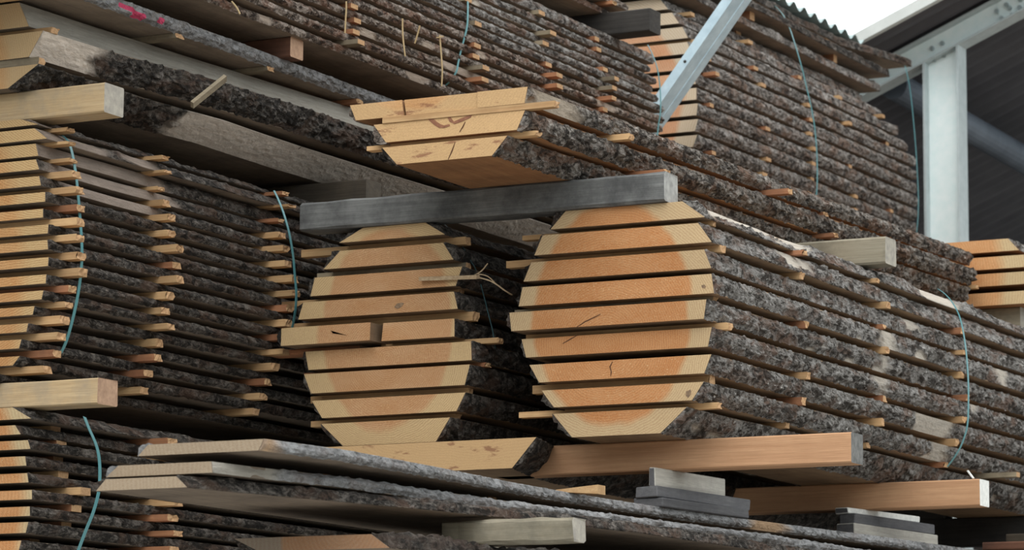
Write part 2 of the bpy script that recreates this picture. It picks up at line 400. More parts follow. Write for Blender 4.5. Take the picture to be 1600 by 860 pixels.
def face_mark(parent, name, poly, Y, mat, proud=.0012):
    a = [tuple(at(*p, y=Y - proud)) for p in poly]; c = [(q[0], Y + .001, q[2]) for q in a]
    v, f = prism(a, c); o = child(name, v, f, mat, parent); fix_normals(o.data); return o
def crack(parent, pts, Y, w=1.6):
    L = [(x - w * .5 * (0.3 if i in (0, len(pts) - 1) else 1), y) for i, (x, y) in enumerate(pts)]
    Rr = [(x + w * .5 * (0.3 if i in (0, len(pts) - 1) else 1), y + w * .4) for i, (x, y) in enumerate(pts)]
    return face_mark(parent, 'crack', L + Rr[::-1], Y, CRACK)
CRACK = plain('crack_dark', (.10, .045, .025), .9)
STAIN = plain('resin_stain', (.20, .085, .05), .7, 0, (.30, .14, .08), 60)
KNOT = plain('knot_dark', (.16, .11, .075), .8, 0, (.30, .2, .12), 120)
def pxsec(TL, TR, BR, BL, Y, left=None):
    tl, tr, br, bl = (at(*p, y=Y) if p else None for p in (TL, TR, BR, BL))
    zt = (tl[2] + tr[2]) / 2 if tl is not None else tr[2]
    zb = (bl[2] + br[2]) / 2 if bl is not None else br[2]
    return [bl[0] if bl is not None else left, br[0], tr[0], tl[0] if tl is not None else left, zb, zt]

# ------------------------------------------------------------------ grain of each log
def ctr(px, py, Y): a = at(px, py, y=Y); return a[0], a[2]
E_R = end_grain('end_orange_heart', *ctr(957, 490, 9.0), .278, (.50, .208, .072), (.55, .415, .24), .0075, ringc=.16, flat=.77, saw=(0, 40, 0), pith=ctr(950, 537, 9.0))
E_M = end_grain('end_split_log', *ctr(606, 514, 9.0), .243, (.50, .255, .115), (.60, .44, .235), .0065, flat=.72, saw=(0, 80, 0), pith=ctr(604, 560, 9.0), ringc=.2)
E_L = end_grain('end_thin_stack', -6.6, 1.45, .88, (.50, .25, .095), (.56, .40, .20), .0068, saw=(0, 8, 0), fan=True, ringc=.24)
E_BL = end_grain('end_low_stack', -6.35, .78, .64, (.50, .22, .08), (.54, .43, .25), .012, saw=(0, 85, 0))
E_T = end_grain('end_resin', -4.86, 2.25, .24, (.54, .28, .115), (.57, .375, .19), .009, saw=(0, -40, 0), stain=(.22, .085, .05), ringc=.06, sawc=.4)
E_TL = end_grain('end_thick_slab', -6.45, 2.0, .66, (.54, .295, .125), (.56, .40, .22), .008, saw=(0, 55, 0), ringc=.08, sawc=.35)
E_TR = end_grain('end_far_stack', -6.10, 2.85, .405, (.58, .27, .13), (.62, .52, .38), .010, saw=(0, 90, 0))
E_FR = end_grain('end_short_stack', -4.95, 1.95, .72, (.52, .245, .095), (.54, .42, .24), .011, saw=(0, 85, 0))
E_S = end_grain('end_weathered', -5.0, .70, .1, (.38, .255, .15), (.36, .285, .20), .012, saw=(0, 50, 0), ringc=.12, sawc=.7)
E_S4 = end_grain('end_torn', -4.4, .66, .2, (.36, .185, .09), (.27, .225, .175), .012, saw=(0, 50, 0), ringc=.1, sawc=.6)
E_TM = end_grain('end_plain', -6.0, 2.7, .3, (.42, .25, .13), (.45, .33, .2), .012)

# ------------------------------------------------------------------ R: large orange-hearted log, M: split-board log
RN = 'the large orange-hearted log'
RP = [((884,327),(1066,315),(1101,341),(860,357)), ((847,366),(1090,350),(1111,380),(834,397)), ((831,409),(1101,392),(1112,421),(819,439)),
      ((816,446),(1111,431),(1115,461),(810,476)), ((803,490),(1110,471),(1106,501),(806,519)), ((815,530),(1112,512),(1106,542),(822,559)),
      ((826,569),(1110,555),(1099,585),(841,596)), ((847,609),(1100,599),(1082,627),(866,636)), ((862,646),(1071,637),(1030,669),(892,676))]
RL = ['top cap slab of {}, under the long grey timber', 'second board from the top of {}', 'third board from the top of {}, grey bark flanks',
      'fourth board from the top of {}, with broad pale sapwood strip', 'widest board of {}, jutting past its neighbours with a slanting crack',
      'board of {} holding the pith, just below its widest board', 'seventh board of {}, with a short upright crack', 'eighth board of {}, between the cracked seventh and the bottom slab',
      'bottom slab of {}, resting on the orange timber']
zlist_R = []
for k, c in enumerate(RP):
    s = pxsec(*c, 9.0)
    if k == 8: s[4] = 1.0505
    if k == 0: s[5] = 1.7605
    zlist_R.append((s[4], s[5], s))
for k in range(8):      # keep a real batten gap
    a, b = zlist_R[k], zlist_R[k + 1]
    assert a[0] > b[1], (k, a[:2], b[:2])
for k, (z0, z1, s) in enumerate(zlist_R):
    jut = [0, .004, -.004, .002, -.03, .0, .006, -.003, .008][k]
    sp = {0: [(9.05, 9.9, .25), (10.9, 11.3)], 1: [(9.55, 9.8, .2)], 3: [(10.35, 10.5), (11.5, 11.7)], 4: [(10.35, 10.52)], 5: [(10.3, 10.5)], 2: [(10.6, 10.8, .3)], 6: [(10.75, 11.1)], 7: [(10.9, 11.15)]}.get(k)
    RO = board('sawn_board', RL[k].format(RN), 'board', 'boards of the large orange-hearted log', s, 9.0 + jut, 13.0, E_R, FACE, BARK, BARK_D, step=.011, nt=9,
          thick=.012, amp=.016, wander=.012, bare_spans=sp, bare=.06)
    Yf = 9.0 + jut
    if k == 4: crack(RO, [(901,511),(915,502),(928,496),(938,491)], Yf)
    if k == 5: crack(RO, [(879,537),(891,530),(903,523)], Yf)
    if k == 6: crack(RO, [(957,565),(953,573),(955,581),(954,588)], Yf)
    if k == 3: face_mark(RO, 'knot', [(1096,446),(1101,445),(1103,448),(1101,451),(1097,450)], Yf, KNOT)
    if k == 7: face_mark(RO, 'knot', [(1072,612),(1079,609),(1080,616),(1075,622),(1071,618)], Yf, KNOT)

MN = 'the smaller split-board log'
MP = [((567,351),(665,341),(695,365),(530,381)), ((530,394),(691,377),(707,402),(504,424)), ((492,431),(722,420),(712,446),(485,464)),
      ((475,476),(710,453),(716,481),(467,502)), None, ((476,552),(735,531),(736,560),(481,581)), ((475,585),(734,570),(726,600),(486,617)),
      ((486,629),(726,611),(712,641),(502,655)), ((503,665),(704,651),(682,682),(537,691))]
ML = ['top cap slab of {}, under the long grey timber', 'second board from the top of {}, arched growth rings', 'third board of {}, with a torn splintered corner',
      'fourth board of {}, with a small dark knot', None, 'sixth board of {}, directly below its split board', 'seventh board of {}, with rings curving round its middle',
      'eighth board of {}, second from the bottom', 'bottom slab of {}, bowl-shaped pale sapwood underside edge']
MS = {}
for k, c in enumerate(MP):
    if c is None: continue
    s = pxsec(*c, 9.0)
    if k == 0: s[5] = 1.7605
    if k == 8: s[4] = 1.056
    MS[k] = s
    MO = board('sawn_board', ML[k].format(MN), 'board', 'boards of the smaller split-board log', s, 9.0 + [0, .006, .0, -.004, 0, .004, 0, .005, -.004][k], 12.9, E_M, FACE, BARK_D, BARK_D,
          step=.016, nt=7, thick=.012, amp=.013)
    if k == 3: face_mark(MO, 'knot', [(616,480),(620,475),(627,473),(631,474),(628,479),(621,483)], 8.996, KNOT)
sa = pxsec((441,517),(580,506),(579,534),(440,545), 8.97); sb = pxsec((599,504),(710,494),(710,522),(596,532), 9.0)
za = (sa[4] + sb[4]) / 2; zb_ = (sa[5] + sb[5]) / 2
zgap0 = MS[5][5]; zgap1 = MS[3][4]
zb_ = min(zb_, zgap1 - .008); za = max(za, zgap0 + .008)
sa[4] = sb[4] = za; sa[5] = sb[5] = zb_
MS[4] = sb
MO = board('sawn_board', 'loose half of the split board, pith end jutting out from the smaller log', 'board', 'boards of the smaller split-board log', sa, 8.965, 12.85, E_M, FACE, None, BARK_D, wander=.004)
crack(MO, [(517,517),(520,521),(530,522),(541,524)], 8.965, .8)
board('sawn_board', 'recessed half of the split board in the smaller log, bark on one edge', 'board', 'boards of the smaller split-board log', sb, 9.0, 12.9, E_M, FACE, BARK_D, None, nt=7, amp=.012, wander=.004)

# battens in the two logs
def gapz(S, k): return S[k + 1][5], S[k][4]
RS = {k: z[2] for k, z in enumerate(zlist_R)}
def xpx(px, py, Y): return at(px, py, y=Y)[0]
ordw = lambda k: ORD[k] if k else 'first'
FRONT_R = [(0, 820, 1114, 365), (1, 795, 1129, 400), (3, 808, 1117, 480), (4, 826, 1139, 508), (6, 836, 1112, 590), (7, 815, 1122, 600)]
for j, (k, a, b_, py) in enumerate(FRONT_R):
    z0, z1 = gapz(RS, k); Y = 9.085
    batten('pale batten at the sawn ends of %s, below its %s board' % (RN[4:], ordw(k)), 'battens between the boards of the large orange-hearted log',
           xpx(a, py, Y), xpx(b_, py - 14, Y), Y, .034, z0, z1, [STK, STK, STK_G, STK, STK, STK][j], j)
for ci, (px, w) in enumerate(((1262, .03), (1385, .03), (1503, .03))):
    Y = y_at(px, -4.06)
    for k in range(8):
        if (ci, k) in ((0, 2), (0, 4), (1, 4), (2, 0)): continue
        z0, z1 = gapz(RS, k)
        batten('batten tip below the %s board of %s, %s row along its bark' % (ordw(k), RN[4:], ['nearest', 'middle', 'far'][ci]), 'battens between the boards of the large orange-hearted log',
               -4.80, max(RS[k][1], RS[k + 1][2]) + random.Random(ci * 9 + k).uniform(.004, .03), Y + random.Random(k + ci).uniform(-.02, .02), w, z0, z1, STK_R if (k + ci) % 3 == 0 else STK, 50 + ci * 10 + k)
FRONT_M = [(0, 475, 731, 395), (1, 500, 729, 412), (2, 443, 720, 434), (3, 452, 742, 500), (4, 600, 778, 535), (5, 480, 761, 575), (6, 490, 735, 610), (7, 490, 716, 660)]
for j, (k, a, b_, py) in enumerate(FRONT_M):
    z0, z1 = gapz(MS, k); Y = 9.085
    if z1 - z0 < .008: continue
    batten('pale batten at the sawn ends of %s, below its %s board' % (MN[4:], ordw(k)), 'battens between the boards of the smaller split-board log',
           xpx(a, py, Y), xpx(b_, py - 12, Y), Y, .034, z0, z1, [STK, STK_G, STK, STK, STK, STK_R, STK, STK][j], 100 + j)
# brown block standing out beside the split board
a = at(417, 528, y=9.05); b_ = at(441, 556, y=9.05)
timber('timber_block', 'brown square block sticking out beside the split board of the smaller log', 'block', a[0], -5.35, 9.05, 9.13, MS[5][5] + .0005, sa[4] - .0005, STK_R, END_PINK, along='x')

# ------------------------------------------------------------------ timbers carrying them
zt = 1.7615
x1 = at(1037, 290, y=8.975)[0]; x0 = at(475, 340, y=9.0)[0]
timber('timber_bearer', 'long grey weathered timber lying across both sawn log ends', 'timber', x0, x1, 8.978, 9.078, zt, 1.8545, BEAM_GREY, END_LIGHT, bv=.007, rough=.0022, segs=14, seed=2)
x1 = at(1330, 700, y=9.2)[0]
timber('timber_bearer', 'orange planed timber under the large log, knot hole near its grey end', 'timber', -4.93, x1, 9.2, 9.295, .957, 1.0495, BEAM_OR, END_GREY, seed=3)
x1 = at(1531, 770, y=10.815)[0]
timber('timber_bearer', 'orange timber with a white painted end under the large log', 'timber', -5.6, x1, 10.815, 10.91, .957, 1.0495, BEAM_OR, END_WHITE, seed=4)
x1 = at(1383, 390, y=10.40)[0]
timber('timber_bearer', 'cracked grey-brown timber block between large log and resinous boards', 'timber', -5.5, x1, 10.40, 10.50, zt, 1.8545, BEAM_OLD, END_PALE, bv=.006, rough=.0015, segs=10, seed=5)
# slab that carries the smaller log
s = pxsec((556,707),(838,699),(800,736),(556,742), 8.95); s[4] = .957; s[5] = 1.0495
s[0] = s[3] = -5.42
board('waney_slab', 'yellow-ended bark slab wedged under the smaller log beside the orange timber', 'slab', None, s, 8.95, 12.2, E_T, FACE, BARK_D, None, nt=7, amp=.014, thick=.016, wander=.006, path=[(8.95, s[2]), (9.3, s[2] - .10), (9.6, s[2] - .13), (12.2, s[2] - .2)])

# ------------------------------------------------------------------ T: three resinous boards on the grey timber
Y = 8.525; TN = 'resinous boards on the grey timber'
def sc(c, Y): return pxsec(*c, Y)
t1a = sc(((547,157),(628,150),(631,183),(556,186)), Y); t1b = sc(((631,149),(745,143),(746,170),(634,179)), Y); t1c = sc(((747,142),(825,138),(820,165),(747,172)), Y)
t2 = sc(((584,191),(820,176),(807,207),(603,219)), Y); t3 = sc(((597,230),(792,213),(768,244),(620,256)), Y)
t3[4] = 1.855
tz = [t1c[4] + .006, t1c[5]]
for q in (t1a, t1b, t1c): q[4], q[5] = tz
xr = lambda q, e: [(8.5, max(q[1], q[2])), (10.4, max(q[1], q[2]) + e * .5), (12.05, max(q[1], q[2]) + e)]
board('sawn_board', 'outer piece of the cracked top board among the ' + TN, 'board', 'three ' + TN, t1a, Y, 12.0, E_T, FACE_O, None, BARK_B, wander=.001, side_m=FACE_O)
board('sawn_board', 'middle piece of the cracked top board among the ' + TN + ', red-streaked', 'board', 'three ' + TN, t1b, Y + .003, 12.0, E_T, FACE_O, None, None, wander=.001)
board('sawn_board', 'bark-edged piece of the cracked top board among the ' + TN, 'board', 'three ' + TN, t1c, Y - .004, 12.03, E_T, FACE_O, BARK_T, None, step=.011, nt=8, amp=.016, wander=.008, path=xr(t1c, .12), bare_spans=[(8.5, 8.85)])
TO2 = board('sawn_board', 'middle one of the three ' + TN + ', dark resin stain', 'board', 'three ' + TN, t2, Y, 12.04, E_T, FACE_O, BARK_T, BARK_B, step=.011, nt=8, amp=.018, wander=.008, path=xr(t2, .15))
TO3 = board('sawn_board', 'lowest of the three ' + TN + ', wide slanting bark', 'board', 'three ' + TN, t3, Y, 12.02, E_T, FACE_O, BARK_T, BARK_D, step=.011, nt=9, amp=.02, wander=.008, path=xr(t3, .2))
face_mark(TO2, 'resin_stain', [(668,185),(675,184),(682,190),(688,194),(694,196),(702,194),(703,197),(694,200),(686,200),(678,195),(672,190)], Y, STAIN)
face_mark(TO2, 'resin_stain', [(699,183),(703,182),(709,190),(718,186),(730,181),(738,179),(735,184),(722,190),(710,194),(702,190)], Y, STAIN)
crack(TO2, [(727,190),(723,198),(718,206)], Y); crack(TO3, [(711,222),(706,236),(700,249)], Y)
ga = (t2[5], t1c[4]); gb = (t3[5], t2[4])
bt = lambda lab, a, b_, Y_, gz, m, i, w=.034: batten(lab, 'battens between the three ' + TN, a, b_, Y_, w, gz[0], gz[1], m, i)
bt('pink fresh batten spanning the sawn ends under the cracked top board', xpx(600, 187, 8.53), xpx(866, 166, 8.53), 8.535, ga, STK, 150, .03)
bt('pale batten under the middle resinous board at its sawn end', xpx(575, 232, 8.56), xpx(837, 210, 8.56), 8.57, gb, STK, 151, .036)
for i, (px, py) in enumerate(((975, 228), (1195, 287), (1280, 312))):
    Y_ = y_at(px, -4.42, py=py); bt('%s batten tip poking from bark between upper resinous boards' % ['orange', 'long pinkish', 'faint far'][i], -5.0, -4.42 + [.02, .09, .02][i], Y_, ga, STK_R if i else STK, 155 + i)
for i, (px, py) in enumerate(((1010, 262), (1268, 336), (1480, 420))):
    Y_ = y_at(px, -4.45, py=py); bt('%s batten tip poking from bark above lowest resinous board' % ['brown', 'orange broken', 'far pale'][i], -5.0, -4.38 + [.0, .02, .05][i], Y_, gb, STK_R if i < 2 else STK, 160 + i)

# ------------------------------------------------------------------ L and BL: thin-board stacks
LN = 'tall thin-board stack'
LTOP = [(31,179.5,58.6,194),(55,201,75,217),(54,224,58,243),(57,249.5,62,265),(62,275.6,65,290),(70,300,70,315),(66,326,66,339.6),(76.5,351,75,365),(75,375.5,76,390),(76,402,75,416),(72,429,71,443),(68,454,65,468),(54,478.6,51,492),(45,505.5,42,519),(35,531,31,545),(29,556.5,18,571),(-6,584,-10,597)]
LZ = []
for k, (xt, yt, xb, yb) in enumerate(LTOP):
    t = at(xt, yt, y=7.77); b_ = at(xb, yb, y=7.77)
    LZ.append((b_[2], t[2], b_[0], t[0]))
LZ[0] = (LZ[0][0], 1.9345, LZ[0][2], LZ[0][3]); LZ[16] = (1.151, LZ[16][1], LZ[16][2], LZ[16][3])
lspec = {0: 'cap board', 1: 'bevelled pale-edged', 2: 'long bare-edged', 3: 'wane-edged', 5: 'half bare-edged', 16: 'narrow bottom'}
for k, (z0, z1, xb, xt) in enumerate(LZ):
    s = (-6.35, xb, xt, -6.35, z0, z1)
    sp = {1: [(7.77, 8.05), (8.2, 8.35)], 2: [(7.77, 8.45)], 3: [(7.77, 8.5)], 4: [(7.9, 8.4)], 5: [(7.77, 7.95)], 0: [(7.77, 7.9)]}.get(k)
    board('sawn_board', '%s board from the top of the %s between two pale timbers' % (ORD[k], LN), 'board', 'boards of the ' + LN, s, 7.77 + random.Random(k).uniform(-.006, .006), 11.7, E_L, FACE_G,
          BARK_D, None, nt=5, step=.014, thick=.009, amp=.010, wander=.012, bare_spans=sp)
LC = [(7.845, .042), (y_at(262, -5.64, py=400), .042), (y_at(440, -5.64, py=450), .042)]
cols = ['nearest', 'middle', 'far']
E1 = [96, 98, 101, 109, 115, 116, 116, 118, 118, 123, 108, 101, 97, 93, 87, 73]   # tips of the nearest row in pixels
for k in range(16):
    zt_, zb0 = LZ[k][0], LZ[k + 1][1]
    xe = max(LZ[k][2], LZ[k + 1][3])
    for ci in range(3):
        rs = random.Random(k * 3 + ci)
        Y_ = LC[ci][0] + rs.uniform(-.02, .02)
        x_ = xpx(E1[k], 400, Y_ - .02) if ci == 0 else xe + rs.uniform(.03, .065)
        batten('%s-row batten tip under the %s board of the %s' % (cols[ci], ORD[k], LN), 'battens in the ' + LN, -6.2, x_, Y_, LC[ci][1], zb0, zt_, STK_R if rs.random() < .35 else STK, 200 + k * 3 + ci)
x1 = at(153, 150, y=7.8)[0]
timber('timber_bearer', 'pale planed timber on the tall thin-board stack, carrying thick slabs', 'timber', -6.5, at(163, 150, y=7.8)[0], 7.8, 7.9, 1.9365, 2.0255, BEAM_PALE, END_PALE, seed=6)
timber('timber_bearer', 'pale timber with blue-grey streaks under the tall thin-board stack', 'timber', -6.5, at(153, 610, y=7.8)[0], 7.8, 7.9, 1.0735, 1.1495, BEAM_PALE, END_PINK, seed=7, rough=.001, segs=6)
timber('timber_bearer', 'brown timber end showing beneath the barkless slab behind grey timber', 'timber', -6.5, at(572, 290, y=9.43)[0], 9.43, 9.53, 1.9365, 2.0125, BEAM_BR, BEAM_BR, seed=8)
timber('timber_bearer', 'hidden-end timber deep under the tall thin-board stack', 'timber', -6.5, -5.72, 9.9, 10.0, 1.0735, 1.1495, BEAM_OLD, END_GREY, seed=9)

BN = 'low thin-board stack'
BTOP = [(18,640,47,654),(24,665,33,679),(45,688.4,49,702),(40,713.5,42,728),(41,739.6,43,754),(50,766,50,780.5),(47,792,47,806.6),(43,816,39,833),(32,845,28,861),(20,872,12,887)]
BZ = []
for k, (xt, yt, xb, yb) in enumerate(BTOP):
    t = at(xt, yt, y=7.77); b_ = at(xb, yb, y=7.77); BZ.append((b_[2], t[2], b_[0], t[0]))
BZ[0] = (BZ[0][0], 1.0725, BZ[0][2], BZ[0][3])
for k, (z0, z1, xb, xt) in enumerate(BZ):
    board('sawn_board', '%s board from the top of the %s with the slack strap' % (ORD[k], BN), 'board', 'boards of the ' + BN, (-6.45, xb, xt, -6.45, z0, z1), 7.77 + random.Random(k + 70).uniform(-.006, .006), 11.7, E_BL, FACE_G,
          BARK_D, None, nt=5, step=.014, thick=.010, amp=.011, wander=.014)
E2 = [85, 96, 88, 99, 133, 120, 107, 58, 60]
BC = [7.99, y_at(270, -5.64, py=770)]
for k in range(9):
    zt_, zb0 = BZ[k][0], BZ[k + 1][1]; xe = max(BZ[k][2], BZ[k + 1][3])
    for ci in range(2):
        rs = random.Random(k * 5 + ci + 40); Y_ = BC[ci] + rs.uniform(-.025, .025)
        x_ = xpx(E2[k], 750, Y_) if ci == 0 else xe + rs.uniform(.05, .09)
        batten('%s-row batten tip under the %s board of the %s' % (['nearest', 'second'][ci], ORD[k], BN), 'battens in the ' + BN, -6.2, x_, Y_, .05, zb0, zt_, STK_R if rs.random() < .5 else STK, 300 + k * 3 + ci, frag=ci == 1)

# ------------------------------------------------------------------ TL: thick slabs on the pale timber
Y = 7.75
def tl(TR, BR, z0=None, z1=None):
    t = at(*TR, y=Y); b_ = at(*BR, y=Y); return [-6.4, b_[0], t[0], -6.4, z0 if z0 else b_[2], z1 if z1 else t[2]]
s3 = tl((60,100), (12,143), 2.0265); s2 = tl((67,48), (45,89)); s1 = tl((30,4), (45,41))
TLN = 'weathered slabs on the pale timber'
board('waney_slab', 'lowest of the %s, dark bark giving way to bare pinkish wood' % TLN, 'slab', TLN, s3, Y, 11.9, E_TL, FACE_G, BARK_W, None, nt=10, step=.012, thick=.014, amp=.022, wander=.006,
      path=[(7.75, s3[2]), (8.3, -5.70), (8.7, -5.665), (9.2, -5.675), (10.3, -5.64), (11.9, -5.63)], bare_spans=[(8.52, 12)], barename='bark_edge')
board('waney_slab', 'middle one of the %s, bare pinkish edge then lumpy bark' % TLN, 'slab', TLN, s2, Y, 11.85, E_TL, FACE_G, BARK_W, None, nt=10, step=.012, thick=.012, amp=.024, wander=.006,
      path=[(7.75, s2[2]), (8.1, -5.665), (8.5, -5.615), (9.0, -5.58), (10.2, -5.575)], bare_spans=[(7.7, 8.1)])
board('waney_slab', 'upper one of the %s, smooth barkless grey side' % TLN, 'slab', TLN, s1, Y, 11.8, E_TL, FACE_G, BARK_S, None, nt=8, step=.02, thick=.010, amp=.010, wander=.004,
      path=[(7.75, max(s1[1], s1[2])), (8.4, -5.71), (9.0, -5.67), (10.2, -5.6)], bare_spans=[(7.6, 12)])
z_a, z_b = s1[5] + .0165, 2.336
p0 = (-6.4, -5.625, -5.60, -6.4, z_a, z_b)
board('waney_slab', 'dusty grey bark plank with pink paint marks above the weathered slabs', 'slab', TLN, p0, 7.4, 10.15, E_TL, FACE_G, BARK_S, None, nt=7, step=.011, thick=.010, amp=.012, wander=.008,
      paint=[(8.02, 8.10, .5, .85), (8.10, 8.165, .1, .7), (8.23, 8.26, .3, .8)])
for i, (px, py) in enumerate(((85, 5), (280, 48), (420, 105), (560, 158))):
    Y_ = y_at(px, -5.62, py=py)
    batten('%s batten between pink-marked plank and barkless slab' % ['nearest pale', 'second weathered', 'third weathered', 'far brown'][i], 'battens among the weathered slabs', -6.2, at(px, py, y=Y_)[0], Y_, .04, s1[5] + .0005, z_a - .0005, [STK, STK_G, STK_G, STK_R][i], 400 + i)
Y_ = 7.80
batten('pale splintered batten on the corner of the middle weathered slab', 'battens among the weathered slabs', -6.2, at(84, 44, y=Y_)[0], Y_, .035, s2[5], s1[4], STK, 410)
Y_ = 7.775
batten('grey batten ending in orange wood between the lower weathered slabs', 'battens among the weathered slabs', -6.2, at(63, 95, y=Y_)[0], Y_, .035, s3[5], s2[4], STK_G, 411)
# loose stick leaning on the bark of the middle slab
def stick(name, label, a, b_, w, h, mat, cat='stick'):
    a = np.array(a); b_ = np.array(b_); t = b_ - a; t /= np.linalg.norm(t); u = np.cross(t, [0, 1., .2]); u /= np.linalg.norm(u); n_ = np.cross(t, u)
    L0 = [tuple(a + u * i * w / 2 + n_ * j * h / 2) for i, j in ((-1, -1), (1, -1), (1, 1), (-1, 1))]
    L1 = [tuple(b_ + u * i * w / 2 + n_ * j * h / 2) for i, j in ((-1, -1), (1, -1), (1, 1), (-1, 1))]
    v, f = prism(L0, L1); o = mk(name, v, f, mat); fix_normals(o.data); return tag(o, label, cat)
ya = 8.36
stick('loose_stick', 'short weathered stick leaning across the bark of the weathered slabs', at(300, 164, y=8.36), at(352, 122, y=8.47), .012, .024, STK_G)

# ------------------------------------------------------------------ TM: bark-edged stack on the reddish timber
TMN = 'bark-edged stack on the reddish timber'
x1 = at(454, 55, y=8.93)[0]
timber('timber_bearer', 'reddish timber with pale square end under a bark-edged stack', 'timber', -6.5, x1, 8.93, 9.01, 2.3365, 2.4035, BEAM_RED, END_PINK, seed=10)
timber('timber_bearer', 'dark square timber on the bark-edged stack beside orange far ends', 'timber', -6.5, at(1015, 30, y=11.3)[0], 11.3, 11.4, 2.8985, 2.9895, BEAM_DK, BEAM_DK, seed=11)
TM = []
for k in range(12):
    z0 = 2.404 + .0413 * (11 - k); z1 = z0 + .0245
    if k == 0: z1 = 2.898
    u = (11 - k) / 11
    xr_ = -5.54 + .035 * math.sin(math.pi * min(1, u * 1.15)) - .03 * u ** 3 + random.Random(k + 5).uniform(-.008, .008)
    TM.append((z0, z1, xr_))
    board('sawn_board', '%s board from the top of the %s' % (ORD[k], TMN), 'board', 'boards of the ' + TMN, (-6.3, xr_, xr_ - .012 * (u - .5), -6.3, z0, z1), 7.3, 11.66 + random.Random(k).uniform(-.02, .04), E_TM, FACE_G,
          BARK_B if k > 5 else BARK, None, nt=5, step=.013, thick=.007, amp=.010, wander=.014, bare=.2 if k > 6 else .06)
TC = [(y_at(400, -5.52, py=12), .035), (y_at(548, -5.52, py=75), .045), (y_at(735, -5.52, py=60), .05), (y_at(850, -5.52, py=80), .05), (y_at(940, -5.52, py=80), .04)]
for k in range(11):
    z0, z1 = TM[k + 1][1], TM[k][0]; xe = max(TM[k][2], TM[k + 1][2])
    for ci, (Y_, w) in enumerate(TC):
        rs = random.Random(k * 7 + ci + 90)
        if rs.random() < .18: continue
        batten('%s-row batten tip under the %s board of the %s' % (['first', 'second', 'third', 'fourth', 'fifth'][ci], ORD[k], TMN), 'battens in the ' + TMN, -6.2, xe + rs.choice([.012, .02, .05]), Y_ + rs.uniform(-.02, .02), w, z0, z1,
               STK_R if rs.random() < .7 else STK_G, 500 + k * 6 + ci, frag=False)
for k, (z0, x_) in enumerate(((2.99, -5.60), (3.033, -5.57))):
    board('sawn_board', '%s board resting on the dark square timber' % ['lower', 'upper'][k], 'board', 'boards on the dark square timber', (-6.3, x_, x_ - .01, -6.3, z0, z0 + .0275), 7.5, 11.48, E_TM, FACE_G, BARK_B, None, nt=5, step=.02, amp=.01, thick=.009)
batten('batten between the two boards above the dark square timber', None, -6.2, -5.55, 11.3, .04, 3.018, 3.0325, STK_R, 590)

# ------------------------------------------------------------------ TR: far stack behind the steel brace
TRN = 'far stack behind the steel brace'
TRB = []
trx = {0: -5.80, 1: -5.745, 2: -5.70, 3: -5.68, 4: -5.665, 5: -5.655, 6: -5.648, 7: -5.645, 8: -5.648, 9: -5.655, 10: -5.665, 11: -5.68, 12: -5.70}
for k in range(13):
    z0 = 3.239 - .0672 * k; TRB.append((z0, z0 + .050, trx[k]))
    sl = .02 * (6 - k) / 6
    far = 14.78 - .35 * max(0, (4 - k) / 4) ** 1.5 - .05 * max(0, (k - 8) / 4)
    board('sawn_board', '%s board of the %s, below its two overhanging cover boards' % (['first', *ORD[1:]][k], TRN), 'board', 'boards of the ' + TRN, (-6.6, trx[k] + sl, trx[k] - sl, -6.6, z0, z0 + .050), 12.3, far, E_TR, FACE_G,
          BARK_F, None, nt=6, step=.014, thick=.013, amp=.013, wander=.014, path=[(12.3, trx[k] + abs(sl)), (13.3, trx[k] + abs(sl) + .02), (14.8, trx[k] + abs(sl) + .03)])
CV = [(3.305, -5.72, 14.55), (3.388, -5.70, 14.62), (3.47, -5.77, 14.80)]
for k, (z0, x_, ye) in enumerate(CV):
    board('waney_slab', ['lowest cover board of the far stack, tip just above its bark ends', 'middle cover board of the far stack, thin tip against the steel rafter', 'uppermost cover board of the far stack, broad tip overlapping the steel rafter'][k],
          'slab', 'cover boards of the far stack', (-6.6, x_, x_ - .03, -6.6, z0, z0 + .045), 12.25, ye, E_TR, FACE_G, BARK_D if k else BARK_F, None, nt=5, step=.018, amp=.014, thick=.012, wander=.006, path=[(12.2, x_), (14.2, x_), (14.8, x_ + (.13 if k == 2 else .02))])
allz = [(TRB[0][1], CV[0][0], -5.80), (CV[0][0] + .045, CV[1][0], -5.735), (CV[1][0] + .045, CV[2][0], -5.775)]
RC = [(12.38, .04), (12.98, .05), (13.47, .04), (13.95, .04), (14.45, .04)]
for ci, (Y_, w) in enumerate(RC):
    for k, (z0, z1, xe) in enumerate([(TRB[k + 1][1], TRB[k][0], max(TRB[k][2], TRB[k + 1][2]) + .02) for k in range(11)]):
        rs = random.Random(k * 9 + ci + 333)
        if rs.random() < (.5 if ci > 2 else .2): continue
        batten('%s-row batten tip under the %s board of the %s' % (['first', 'second', 'third', 'fourth', 'fifth'][ci], ['first', *ORD[1:]][k], TRN), 'battens in the ' + TRN, -6.4, xe + rs.uniform(.0, .035), Y_ + rs.uniform(-.04, .04) - .02 * (6 - k) / 6, w, z0, z1,
               STK if rs.random() < .6 else STK_R, 600 + k * 6 + ci, frag=False)
    for k, (z0, z1, xe) in enumerate(allz):
        if ci in (1, 3): batten('batten under the %s cover board of the far stack, %s row' % (['lowest', 'middle', 'uppermost'][k], ['', 'second', '', 'fourth'][ci]), 'battens in the ' + TRN, -6.4, xe, Y_ + .1, w, z0, z1, STK_R, 700 + k * 6 + ci, frag=False)

